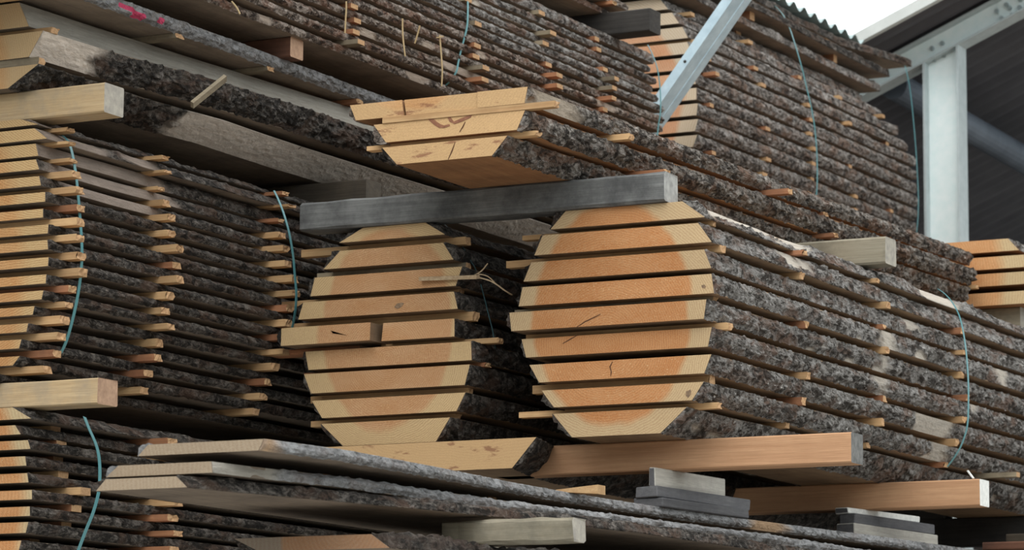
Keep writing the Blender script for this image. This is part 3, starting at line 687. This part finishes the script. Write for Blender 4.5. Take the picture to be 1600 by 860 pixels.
# ------------------------------------------------------------------ FR: short stack on the third grey timber
Y = 12.12
FN = 'short stack in front of the steel column'
fr = [((1450,389),(1575,373),(1592,391),(1450,411)), ((1450,424),(1600,398),(1606,417),(1450,437)), ((1450,446),(1610,425),(1612,443),(1450,460)), ((1450,473),(1612,452),(1606,474),(1450,488))]
FZ = []
for k, c in enumerate(fr):
    s = pxsec(*c, Y); s[4] = at(*c[2], y=Y)[2]; s[5] = s[4] + .049
    if k == 3: s[4] = 1.855; s[5] = 1.905
    s[0] = s[3] = -5.1; FZ.append(s)
for k, s in enumerate(FZ):
    board('sawn_board', '%s board of the %s' % (['topmost', 'second', 'third', 'lowest'][k], FN), 'board', 'boards of the ' + FN, s, Y, 15.2, E_FR, FACE_O, BARK, None, nt=6, amp=.014, step=.03)
for k in range(3):
    batten('batten under the %s board of the %s' % (['topmost', 'second', 'third'][k], FN), 'battens in the ' + FN, -4.9, FZ[k][1] + .02, 12.6, .04, FZ[k + 1][5], FZ[k][4], STK_R, 800 + k)
timber('timber_bearer', 'light grey timber under the short stack beside the steel column', 'timber', -5.1, at(1594, 490, y=12.2)[0], 12.2, 12.3, zt, 1.8545, BEAM_OLD, END_PALE, seed=12)

# ------------------------------------------------------------------ S: dusty slabs in the foreground
SN = 'dusty waney slabs below the split-board log'
def zof(p, Y): return at(*p, y=Y)[2]
Q = .89
Y1 = 7.72 * Q
e1 = [at(*p, y=Y1) for p in ((216,699),(404,699),(412,680),(232,682))]
s = [e1[0][0], e1[1][0] - .0, e1[2][0], e1[3][0], .905 * Q, .9365 * Q]
pth = [(p[1], p[0]) for p in (at(x, y, z=.935 * Q) for x, y in ((410,680),(550,706),(687,732),(800,755),(905,774),(1040,795),(1200,817),(1400,843),(1520,860)))]
pth.append((12.6, pth[-1][1] + .05))
sl = pth[0][1] - max(s[1], s[2])
board('waney_slab', 'top one of the %s' % SN, 'slab', SN, s, Y1, 12.6, E_S, FACE_G, BARK_S2, BARK_S, nt=6, step=.011, thick=.012, amp=.010, wander=.004, path=[(Y1, max(s[1], s[2]))] + pth[1:], bare_spans=[(6.8, 6.99), (9.57, 9.97)])
Y2 = 7.66 * Q
e2 = [at(*p, y=Y2) for p in ((166,737),(332,740),(330,722),(185,721))]
s = [e2[0][0], e2[1][0], e2[2][0], e2[3][0], .842 * Q, .8735 * Q]
pth2 = [(p[1], p[0]) for p in (at(x, y, z=.872 * Q) for x, y in ((400,731),(525,745),(682,768),(800,785),(960,805),(1075,820),(1200,836)))]
board('waney_slab', 'second one of the %s, scuffed pinkish corner' % SN, 'slab', SN, s, Y2, 12.6, E_S, FACE_G, BARK_S, BARK_S, nt=6, step=.012, thick=.012, amp=.010, wander=.004, path=[(Y2, max(s[1], s[2]))] + pth2 + [(12.6, pth2[-1][1] + .1)], bare_spans=[(6.7, 7.03)])
Y3 = 7.62 * Q
e3 = [at(*p, y=Y3) for p in ((150,766),(292,764),(275,745),(165,749))]
s = [e3[0][0], e3[1][0], e3[2][0], e3[3][0], .800 * Q, .832 * Q]
board('waney_slab', 'third one of the %s, rounded pale end' % SN, 'slab', SN, s, Y3, 12.4, E_S, FACE_G, BARK_D, BARK_D, nt=6, step=.014, thick=.012, amp=.012, wander=.006, path=[(Y3, max(s[1], s[2])), (8.6 * Q, -4.79 * Q), (9.6 * Q, -4.62 * Q), (12.8 * Q, -4.5 * Q), (12.6, -4.0)])
for i, (zz0, zz1, xx, yy) in enumerate(((.874, .9045, -5.0, 9.3), (.874, .9045, -5.08, 8.4), (.8325, .8415, -5.0, 9.3), (.8325, .8415, -5.0, 8.4))):
    batten('batten %s' % ['deep between the top two dusty slabs', 'nearer between the top two dusty slabs', 'deep under the second dusty slab', 'nearer under the second dusty slab'][i], 'battens among the dusty slabs', -5.3 * Q, xx * Q, yy * Q, .04, zz0 * Q, zz1 * Q, STK_G, 820 + i)
# weathered short timber and the lowest dark slab
timber('timber_bearer', 'short worn grey timber with chipped pale end under the dusty slabs', 'timber', at(690, 828, y=8.8 * Q)[0], at(895, 828, y=8.8 * Q)[0], 8.8 * Q, 8.89 * Q, .7105 * Q, .7865 * Q, BEAM_OLD, END_PALE, seed=13, bv=.008, rough=.003, segs=8)
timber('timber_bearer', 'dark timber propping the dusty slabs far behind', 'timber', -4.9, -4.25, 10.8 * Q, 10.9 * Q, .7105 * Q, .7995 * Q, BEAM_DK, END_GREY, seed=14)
Y4 = 8.28 * Q
e4 = [at(*p, y=Y4) for p in ((405,862),(510,858),(580,812),(366,815))]
s = [e4[0][0], e4[1][0] + .05, e4[2][0], e4[3][0], .655 * Q, .7095 * Q]
s[4] = .668 * Q
s4 = board('waney_slab', 'dark split slab with rough orange end lowest of the dusty pile', 'slab', None, [s[0], s[1] + .12, s[2] - .02, s[3], s[4], .7095 * Q], Y4, 11.6, E_S4, FACE_G, BARK_D2, BARK_D, nt=8, step=.014, thick=.018, amp=.022, wander=.01, bare_spans=[(7.44, 8.0, .7)],
           path=[(Y4, s[1] + .14), (8.6 * Q, s[1] + .19), (9.2 * Q, s[1] + .25), (11.6, s[1] + .48)])
# off-cut blocks used as packing
def block(label, p0, p1, w_px, zt_, h, mat, endm, seed=0, grp=None):
    """block with its top front edge from pixel p0 to p1 at height zt_, its end face towards pixel w_px"""
    a = at(*p0, z=zt_); b_ = at(*p1, z=zt_); c = at(*w_px, z=zt_)
    u = b_ - a; w = c - a
    w = w - u * (w @ u) / (u @ u)
    rs = random.Random(seed); j = lambda: np.array([rs.uniform(-.002, .002) for _ in range(3)])
    L0 = [a + j(), a + w + j(), a + w - [0, 0, h] + j(), a - [0, 0, h] + j()]
    L1 = [b_ + j(), b_ + w + j(), b_ + w - [0, 0, h] + j(), b_ - [0, 0, h] + j()]
    v, f = prism([tuple(q) for q in L0], [tuple(q) for q in L1])
    o = mk('packing_block', v, f, [mat, endm], [0] * 4 + [1, 1])
    import bmesh
    bm = bmesh.new(); bm.from_mesh(o.data); bmesh.ops.bevel(bm, geom=bm.edges[:], offset=.003, segments=1, affect='EDGES'); bmesh.ops.recalc_face_normals(bm, faces=bm.faces[:]); bm.to_mesh(o.data); bm.free()
    return tag(o, label, 'block', grp)
OLDY = long_wood('offcut_grey', 'y', (.38, .36, .32), (.54, .52, .46), (.22, .21, .19), .25)
OLDD = long_wood('offcut_dark', 'y', (.10, .10, .105), (.15, .15, .155), (.06, .06, .07), .3)
block('light grey grooved off-cut block lying highest on the dusty slab', (1014,731), (1124,750), (986,724), .9565, .058, OLDY, OLDD, 1, 'packing blocks by the orange timber')
block('grey off-cut board under the light grooved block', (992,761), (1138,783), (960,749), .898, .034, OLDD, OLDD, 2, 'packing blocks by the orange timber')
block('bluish grey off-cut lowest of the three beside the orange timber', (990,779), (1126,799), (950,764), .8635, .029, OLDD, OLDD, 3, 'packing blocks by the orange timber')
block('thin white-edged shim under the white-ended timber', (1305,794), (1417,809), (1296,789), .9565, .022, END_WHITE, OLDD, 4, 'packing blocks by the white-ended timber')
block('dark ridged off-cut below the white-edged shim', (1311,804), (1437,821), (1300,798), .934, .038, OLDD, OLDD, 5, 'packing blocks by the white-ended timber')
block('grey off-cut at the bottom below the white-edged shim', (1306,819), (1437,838), (1296,812), .8955, .061, OLDY, OLDD, 6, 'packing blocks by the white-ended timber')
zw = .834; a = at(868, 769, z=zw); b_ = at(934, 772, z=zw)
L0 = [(a[0], a[1], zw), (a[0], a[1] + .05, zw), (a[0], a[1] + .05, zw + .006), (a[0], a[1], zw + .006)]
L1 = [(b_[0], b_[1], zw), (b_[0], b_[1] + .05, zw), (b_[0], b_[1] + .05, zw + .027), (b_[0], b_[1], zw + .027)]
v, f = prism(L0, L1); o = mk('wooden_wedge', v, f, STK); fix_normals(o.data); tag(o, 'small orange wooden wedge on the top dusty slab', 'wedge')
a = at(1572, 835, y=11.9)
timber('timber_bearer', 'added dark timber standing in for shade under the large log beyond the white-ended one', 'timber', -5.6, -4.05, 12.4, 12.5, .9375, 1.0495, BEAM_DK, END_GREY, seed=15)  # added dark timber, closes a bright gap where deep shade belongs
timber('shade_filler', 'dark wooden chock added between the two logs to stand in for shadow', 'filler', -4.93, -4.61, 12.4, 12.5, 1.05, 1.2, BEAM_DK, END_GREY, seed=16)  # added filler, keeps the opening between the logs as dark as shade
timber('timber_block', 'brown block at the bottom corner behind the white-ended timber', 'block', a[0], a[0] + .25, 11.9, 12.0, at(1572, 856, y=11.9)[2], a[2], BEAM_BR, BEAM_BR)
a = at(1535, 848, y=11.6)
timber('loose_plank', 'reddish plank edge low at the bottom corner', 'plank', a[0], a[0] + .6, 11.6, 11.78, a[2] - .03, a[2], BEAM_RED, END_PINK)

# ------------------------------------------------------------------ straps
def loop(side_px, Y, slant, xl, zb, ztp, pxr=None):
    """front strap path through pixels (planes y), closed over the far side of the stack"""
    P = []
    n = len(side_px)
    for i, p in enumerate(side_px):
        P.append(at(*p, y=Y + slant * i / (n - 1)))
    return P
SG = 'plastic straps binding the stacks'
ribbon('plastic_strap', 'bright teal strap on the tall thin-board stack near its sawn ends', loop([(98,212),(107,222),(114,245),(120,285),(125,340),(128,390),(126,430),(120,470),(112,505),(103,535),(95,552)], 7.88, .0, 0, 0, 0), .013, group=SG)
ribbon('plastic_strap', 'teal strap on the tall thin-board stack beside the smaller log', loop([(428,298),(434,310),(443,333),(452,365),(458,400),(461,435),(463,460),(461,490),(455,520)], 8.98, .05, 0, 0, 0), .012, group=SG)
ribbon('plastic_strap', 'slack twisted teal strap hanging down the low thin-board stack', loop([(132,652),(139,670),(150,695),(155,718),(156,745),(154,770),(146,800),(134,830),(122,862),(115,885)], 8.02, -.1, 0, 0, 0), .014, group=SG)
ribbon('plastic_strap', 'pale blue strap on the bark-edged stack above the cracked top board', loop([(731,2),(731,20),(730,40),(726,58),(720,80),(716,98),(713,112),(704,126),(690,139)], 10.06, -.12, 0, 0, 0), .010, group=SG)
ribbon('plastic_strap', 'thin strap on the bark-edged stack at its end beside the brace', loop([(1012,70),(1019,84),(1026,103),(1030,125),(1032,150),(1032,175),(1029,195),(1027,214)], 11.5, 0, 0, 0, 0), .009, group=SG)
ribbon('plastic_strap', 'short strap crossing the top of the far stack behind the brace', loop([(1068,-18),(1076,4),(1084,24),(1092,42),(1100,60),(1108,85),(1112,105),(1118,130),(1123,155),(1126,180),(1128,205),(1129,230),(1127,258)], 12.62, 0, 0, 0, 0), .011, group=SG)
ribbon('plastic_strap', 'long curved strap across the middle of the far stack bark', loop([(1200,2),(1214,12),(1224,24),(1233,42),(1240,62),(1247,85),(1254,110),(1261,140),(1268,170),(1273,200),(1276,235),(1277,270),(1276,300),(1273,318)], 13.42, 0, 0, 0, 0), .011, group=SG)
ribbon('plastic_strap', 'thin strap hanging from the far tip of the far stack', loop([(1414,103),(1418,118),(1422,140),(1426,175),(1430,220),(1433,265),(1435,310),(1434,345),(1431,372)], 14.72, 0, 0, 0, 0), .010, group=SG)
ribbon('plastic_strap', 'thin dark strap slipping off the corner of the smaller log', loop([(683,343),(700,356),(718,378),(734,405),(745,425),(754,455),(763,490),(770,518),(774,545)], 9.12, 0, 0, 0, 0), .005, mat=STRAP_D, group=SG)
ribbon('plastic_strap', 'shiny strap bowed over the bark of the large orange-hearted log', loop([(1466,452),(1478,461),(1490,476),(1500,497),(1507,530),(1511,565),(1513,600),(1513,640),(1511,668),(1503,694),(1492,714),(1480,730)], 10.93, -.06, 0, 0, 0), .013, group=SG)

# straw and splinters
def straw(label, pts, Y, r=.0022, mat=STRAW, name='straw_stalk', cat='straw'):
    P = [at(*p, y=Y + i * .004) for i, p in enumerate(pts)]
    return ribbon(name, label, P, r * 2, r * 1.6, mat, cat)
straw('straw stalk hanging upright nearest the reddish timber end', [(541,2),(541,15),(540,32),(539,52)], 9.06)
straw('straight pale straw stalk in the bark-edged stack between two other stalks', [(629,29),(629,45),(630,62),(632,80),(633,88)], 9.42)
straw('bent straw stalk leaning beside the straight pale one', [(656,40),(652,55),(648,68)], 9.52)
straw('straw stalk with a crossbar above the cracked top board', [(687,55),(689,80),(691,110),(690,135)], 9.7)
straw('tiny straw stalk crossing the longest hanging one', [(682,59),(688,58),(693,57)], 9.69)
straw('thin straw on the bark-edged stack beside its strap at the reddish timber', [(362,2),(370,12),(375,22)], 8.5)
def splinter(label, pts, Y, w, dy=.05):
    P = [at(*p, y=Y + dy * i) for i, p in enumerate(pts)]
    return ribbon('wood_splinter', label, P, w, min(.006, w), SPLINT, 'splinter', 'splinters torn from the smaller log')
tag(stick('wood_splinter', 'broad torn splinter lying across the end of the smaller log', at(657, 436, y=8.99), at(747, 433, y=9.0), .012, .024, SPLINT), 'broad torn splinter lying across the end of the smaller log', 'splinter', 'splinters torn from the smaller log')
splinter('thin pale splinter curling up beside the smaller log', [(738,432),(752,424),(762,412)], 9.02, .003, .01)
splinter('long thin splinter pointing away from the torn corner', [(740,432),(768,440),(790,455),(800,461)], 9.02, .004, .03)
splinter('short stiff splinter among the torn fibres', [(745,428),(762,432),(775,444)], 9.02, .003, .02)
a = at(1512, 736, y=10.83); b_ = at(1521, 748, y=10.83)
ribbon('wood_splinter', 'white wood chip standing on the white-ended timber', [a, (a + b_) / 2, b_], .014, .004, END_WHITE, 'chip')
a = at(1585, 760, y=11.6); a[0] = -4.02; a[2] = (RS[7][4] + RS[8][5]) / 2
batten('white-tipped batten sticking out beside the white-ended timber', None, a[0] - .4, a[0], 11.6, .04, RS[8][5], RS[7][4], STK_G, 900, frag=False)

# ------------------------------------------------------------------ shed steelwork
def ext(name, loop_xz, y0, y1, mat, parent=None, **k):
    v, f = prism([(x, y0, z) for x, z in loop_xz], [(x, y1, z) for x, z in loop_xz])
    o = child(name, v, f, mat, parent) if parent is not None else mk(name, v, f, mat); fix_normals(o.data); return o
def empty(name, loc, label, cat, kind='thing'):
    o = bpy.data.objects.new(name, None); COL.objects.link(o); o.location = (loc[0], loc[1], loc[2] + H)
    o['_o'] = [float(loc[0]), float(loc[1]), float(loc[2] + H)]; tag(o, label, cat, None, kind); return o
YC = 15.25
def cbox(name, x0, x1, y0, y1, z0, z1, mat, parent):
    L = [(x0, y0, z0), (x1, y0, z0), (x1, y1, z0), (x0, y1, z0)]
    v, f = prism(L, [(a, b, z1) for a, b, _ in L]); o = child(name, v, f, mat, parent); fix_normals(o.data); return o
# rafter line
ra, rb = at(1380, 132, y=YC), at(1600, 14, y=YC)
sl = (rb[2] - ra[2]) / (rb[0] - ra[0])
rz = lambda x: ra[2] + sl * (x - ra[0])            # underside of the rafter
xa, xb_ = at(1443, 250, y=YC)[0], at(1499, 250, y=YC)[0]
col = empty('steel_column', ((xa + xb_) / 2, YC, -H), 'galvanised steel column standing at the edge of the shed', 'steel column')
def slantbox(name, x0, x1, y0, y1, za, mat, parent):
    L0 = [(x0, y0, za), (x1, y0, za), (x1, y1, za), (x0, y1, za)]; L1 = [(x, y, rz(x) - .001) for x, y, _ in L0]
    v, f = prism(L0, L1); o = child(name, v, f, mat, parent); fix_normals(o.data)
slantbox('web', xa + .012, xb_ - .012, YC + .055, YC + .063, -H, GALV, col)
slantbox('flange', xa, xa + .012, YC, YC + .12, -H, GALV_SHADE, col)
slantbox('flange', xb_ - .012, xb_, YC, YC + .12, -H, GALV_SHADE, col)
hr = .135
raf = empty('steel_rafter', (ra[0], YC, ra[2]), 'galvanised steel rafter bolted above the column under the shed roof', 'steel rafter')
X0, X1 = ra[0] - .6, rb[0] + 1.2
def slab_along(name, o0, o1, y0, y1, mat, xs=(X0, X1)):
    L0 = [(xs[0], y0, rz(xs[0]) + o0), (xs[0], y1, rz(xs[0]) + o0), (xs[0], y1, rz(xs[0]) + o1), (xs[0], y0, rz(xs[0]) + o1)]
    L1 = [(xs[1], y, z - rz(xs[0]) + rz(xs[1])) for _, y, z in L0]
    v, f = prism(L0, L1); o = child(name, v, f, mat, raf); fix_normals(o.data); return o
slab_along('flange', 0, .010, YC, YC + .12, GALV_SHADE); slab_along('flange', hr - .010, hr, YC, YC + .12, GALV_SHADE)
slab_along('web', .010, hr - .010, YC + .052, YC + .060, GALV)
gx0, gx1 = at(1556, 30, y=YC)[0], at(1640, 0, y=YC)[0]
slab_along('splice_plate', .013, hr - .013, YC + .042, YC + .0515, GALV, (gx0, gx1))
slab_along('cap_plate', hr, hr + .02, YC - .01, YC + .13, GALV, (gx0, gx1))
def bolt(px, py, yy, par, r=.012):
    c = at(px, py, y=yy); n = 6
    L0 = [(c[0] + r * math.cos(i * math.pi / 3), yy - .014, c[2] + r * math.sin(i * math.pi / 3)) for i in range(n)]
    v, f = prism(L0, [(x, yy, z) for x, _, z in L0]); o = child('bolt', v, f, BOLT, par); fix_normals(o.data)
for px, py in ((1558,18),(1566,29),(1578,13),(1582,24),(1594,12),(1595,0),(1573,8)): bolt(px, py, YC + .042, raf)
for px, py in ((1457,76),(1473,68),(1460,94),(1475,87)): bolt(px, py, YC + .052, raf)
# roof: one pitched corrugated sheet, ribs running down the slope
roof_z = lambda x: rz(x) + hr + .045
def roof_hit(px, py):
    r = ray(px, py); # z = rz(0)+sl*x + c
    c = roof_z(0.); return r * (c / (r[2] - sl * r[0]))
yv = (roof_hit(1365, 48)[1] + roof_hit(1440, 10)[1]) / 2
import sys; print('verge y', yv, 'far roof', roof_hit(1600, 380), roof_hit(1520, 330))
V = []; F = []; per = .16; st = .02; ny = int((52 - yv) / st); xs = [-30., -6.02, -2.5, 1.5]
for j in range(ny + 1):
    y = yv + j * st; dz = .024 * math.sin(2 * math.pi * (y - yv) / per)
    for x in xs:
        if x < -10 and y < 14.95: x = -6.03
        V.append((x, y, roof_z(x) + dz))
for j in range(ny):
    for i in range(3): a = j * 4 + i; F.append([a, a + 1, a + 5, a + 4])
o = mk('ceiling', V, F, SHEET); o['kind'] = 'structure'
md = o.modifiers.new('thickness', 'SOLIDIFY'); md.thickness = .002
# verge flashing
def rb_box(name, y0, y1, o0, o1, mat, x0=-6.04, x1=1.5):
    L0 = [(x0, y0, roof_z(x0) + o0), (x0, y1, roof_z(x0) + o0), (x0, y1, roof_z(x0) + o1), (x0, y0, roof_z(x0) + o1)]
    v, f = prism(L0, [(x1, y, z - roof_z(x0) + roof_z(x1)) for _, y, z in L0]); o = mk(name, v, f, mat); fix_normals(o.data); o['kind'] = 'structure'; return o
rb_box('trim_1', yv - .05, yv - .01, -.035, .022, FLASH)
# roof tie tube running along the shed
h0, h1 = roof_hit(1412, 142), roof_hit(1600, 250)
print('TUBE', h0, h1, file=sys.stderr)
c0 = at(1412, 142, y=max(15.55, h0[1] * .985 - .25)); d2 = at(1600, 250, y=h1[1] * .97 - .3)
V = []; F = []
for p in (c0 - (d2 - c0) * .08, c0, d2, c0 + (d2 - c0) * 1.2):
    for i in range(20):
        t = i * math.pi / 10; V.append((p[0] + .075 * math.cos(t), p[1], p[2] + .075 * math.sin(t)))
for j in range(3):
    for i in range(20): F.append([j * 20 + i, j * 20 + (i + 1) % 20, (j + 1) * 20 + (i + 1) % 20, (j + 1) * 20 + i])
F += [list(range(20)), list(range(60, 80))]
o = mk('roof_tube', V, F, TUBE, smooth=False); fix_normals(o.data); tag(o, 'dark round tube slanting past the steel column under the roof', 'tube', None, 'thing')
# angle brace between the two upper stacks
YB = 12.02
b0, b1 = at(1001, 206, y=YB), at(1144, 0, y=YB)
br = empty('steel_brace', b0, 'diagonal galvanised steel brace between the two upper stacks', 'steel brace')
ax = (b1 - b0) / np.linalg.norm(b1 - b0); pr = np.array([-ax[2], 0, ax[0]])
def leg(name, o0, o1, y0, y1, mat):
    L0 = [b0 - ax * 2.6 + pr * o + np.array([0, y, 0]) for o, y in ((o0, y0), (o1, y0), (o1, y1), (o0, y1))]
    L1 = [p + ax * 4.8 for p in L0]
    v, f = prism([tuple(p) for p in L0], [tuple(p) for p in L1]); o = child(name, v, f, mat, br); fix_normals(o.data); return o
leg('face_plate', 0, .04, 0, .005, GALV_B); leg('flange', 0, .005, .005, .082, GALV_B); leg('flange', 0, .005, .089, .142, GALV_B)
leg('back_plate', 0, .034, .142, .146, GALV_B)
c = (b0 + b1) / 2 + ax * .012 + pr * .017
L0 = [tuple(c + ax * .007 * math.cos(i * math.pi / 4) + pr * .007 * math.sin(i * math.pi / 4) - np.array([0, .0012, 0])) for i in range(8)]
v, f = prism(L0, [(x, y + .0015, z) for x, y, z in L0]); o = child('bolt_hole', v, f, BEAM_DK, br); fix_normals(o.data)
# corrugated cover on the far stack
V = []; F = []; zc = 3.548; n = 0
ys = np.arange(12.2, 14.52, .012)
for y in ys:
    dz = .016 * math.sin(2 * math.pi * y / .125)
    for x in (-6.7, -5.775): V.append((x, y, zc + dz))
for j in range(len(ys) - 1): F.append([2 * j, 2 * j + 1, 2 * j + 3, 2 * j + 2])
o = mk('corrugated_sheet', V, F, SHEET_G); tag(o, 'corrugated metal sheet covering the far stack against the sky', 'roofing sheet')
md = o.modifiers.new('thickness', 'SOLIDIFY'); md.thickness = .003

# ------------------------------------------------------------------ yard floor and added dark backdrop
def quad(name, pts, mat):
    o = mk(name, pts, [[0, 1, 2, 3]], mat); o['kind'] = 'structure'; return o
quad('floor', [(-30, -30, -H), (30, -30, -H), (30, 60, -H), (-30, 60, -H)], CONC)
V = []; F = []; ys = np.arange(2, 26, .05)
for y in ys:
    for z in (-H, 4.2): V.append((-7.6 + .02 * math.sin(2 * math.pi * y / .2), y, z))
for j in range(len(ys) - 1): F.append([2 * j, 2 * j + 1, 2 * j + 3, 2 * j + 2])
o = mk('backdrop_dark', V, F, plain('backdrop_shade', (.035, .028, .024), .8)); o['kind'] = 'structure'  # added dark sheet so gaps between the stacks read as shaded

# ------------------------------------------------------------------ light: overcast sky
w = bpy.data.worlds.new('overcast'); SC.world = w; w.use_nodes = True; nt = w.node_tree
g = N(nt); bg = nt.nodes['Background']
tc = nt.nodes.new('ShaderNodeTexCoord'); sep = nt.nodes.new('ShaderNodeSeparateXYZ'); nt.links.new(tc.outputs['Generated'], sep.inputs[0])
c = g.ramp(sep.outputs[2], [(.0, (.10, .11, .11)), (.10, (.28, .31, .32)), (.19, (.80, .88, .90)), (.5, (1., 1.02, 1.03)), (1., (1.25, 1.25, 1.23))])
nt.links.new(c, bg.inputs['Color']); bg.inputs['Strength'].default_value = 1.95
sun = bpy.data.lights.new('sky_glow', 'SUN'); sun.energy = .9; sun.angle = math.radians(40); sun.color = (1., .98, .95)
so = bpy.data.objects.new('sky_glow', sun); COL.objects.link(so)
d = Vector((-.12, .72, -.68)); so.rotation_euler = d.to_track_quat('-Z', 'Y').to_euler(); so.location = (3, -3, 8)
SC.view_settings.view_transform = 'Standard'; SC.view_settings.look = 'None'; SC.view_settings.gamma = 1.; SC.view_settings.use_curve_mapping = False
SC.view_settings.exposure = 0.
for o in bpy.data.objects:
    if '_o' in o: del o['_o']
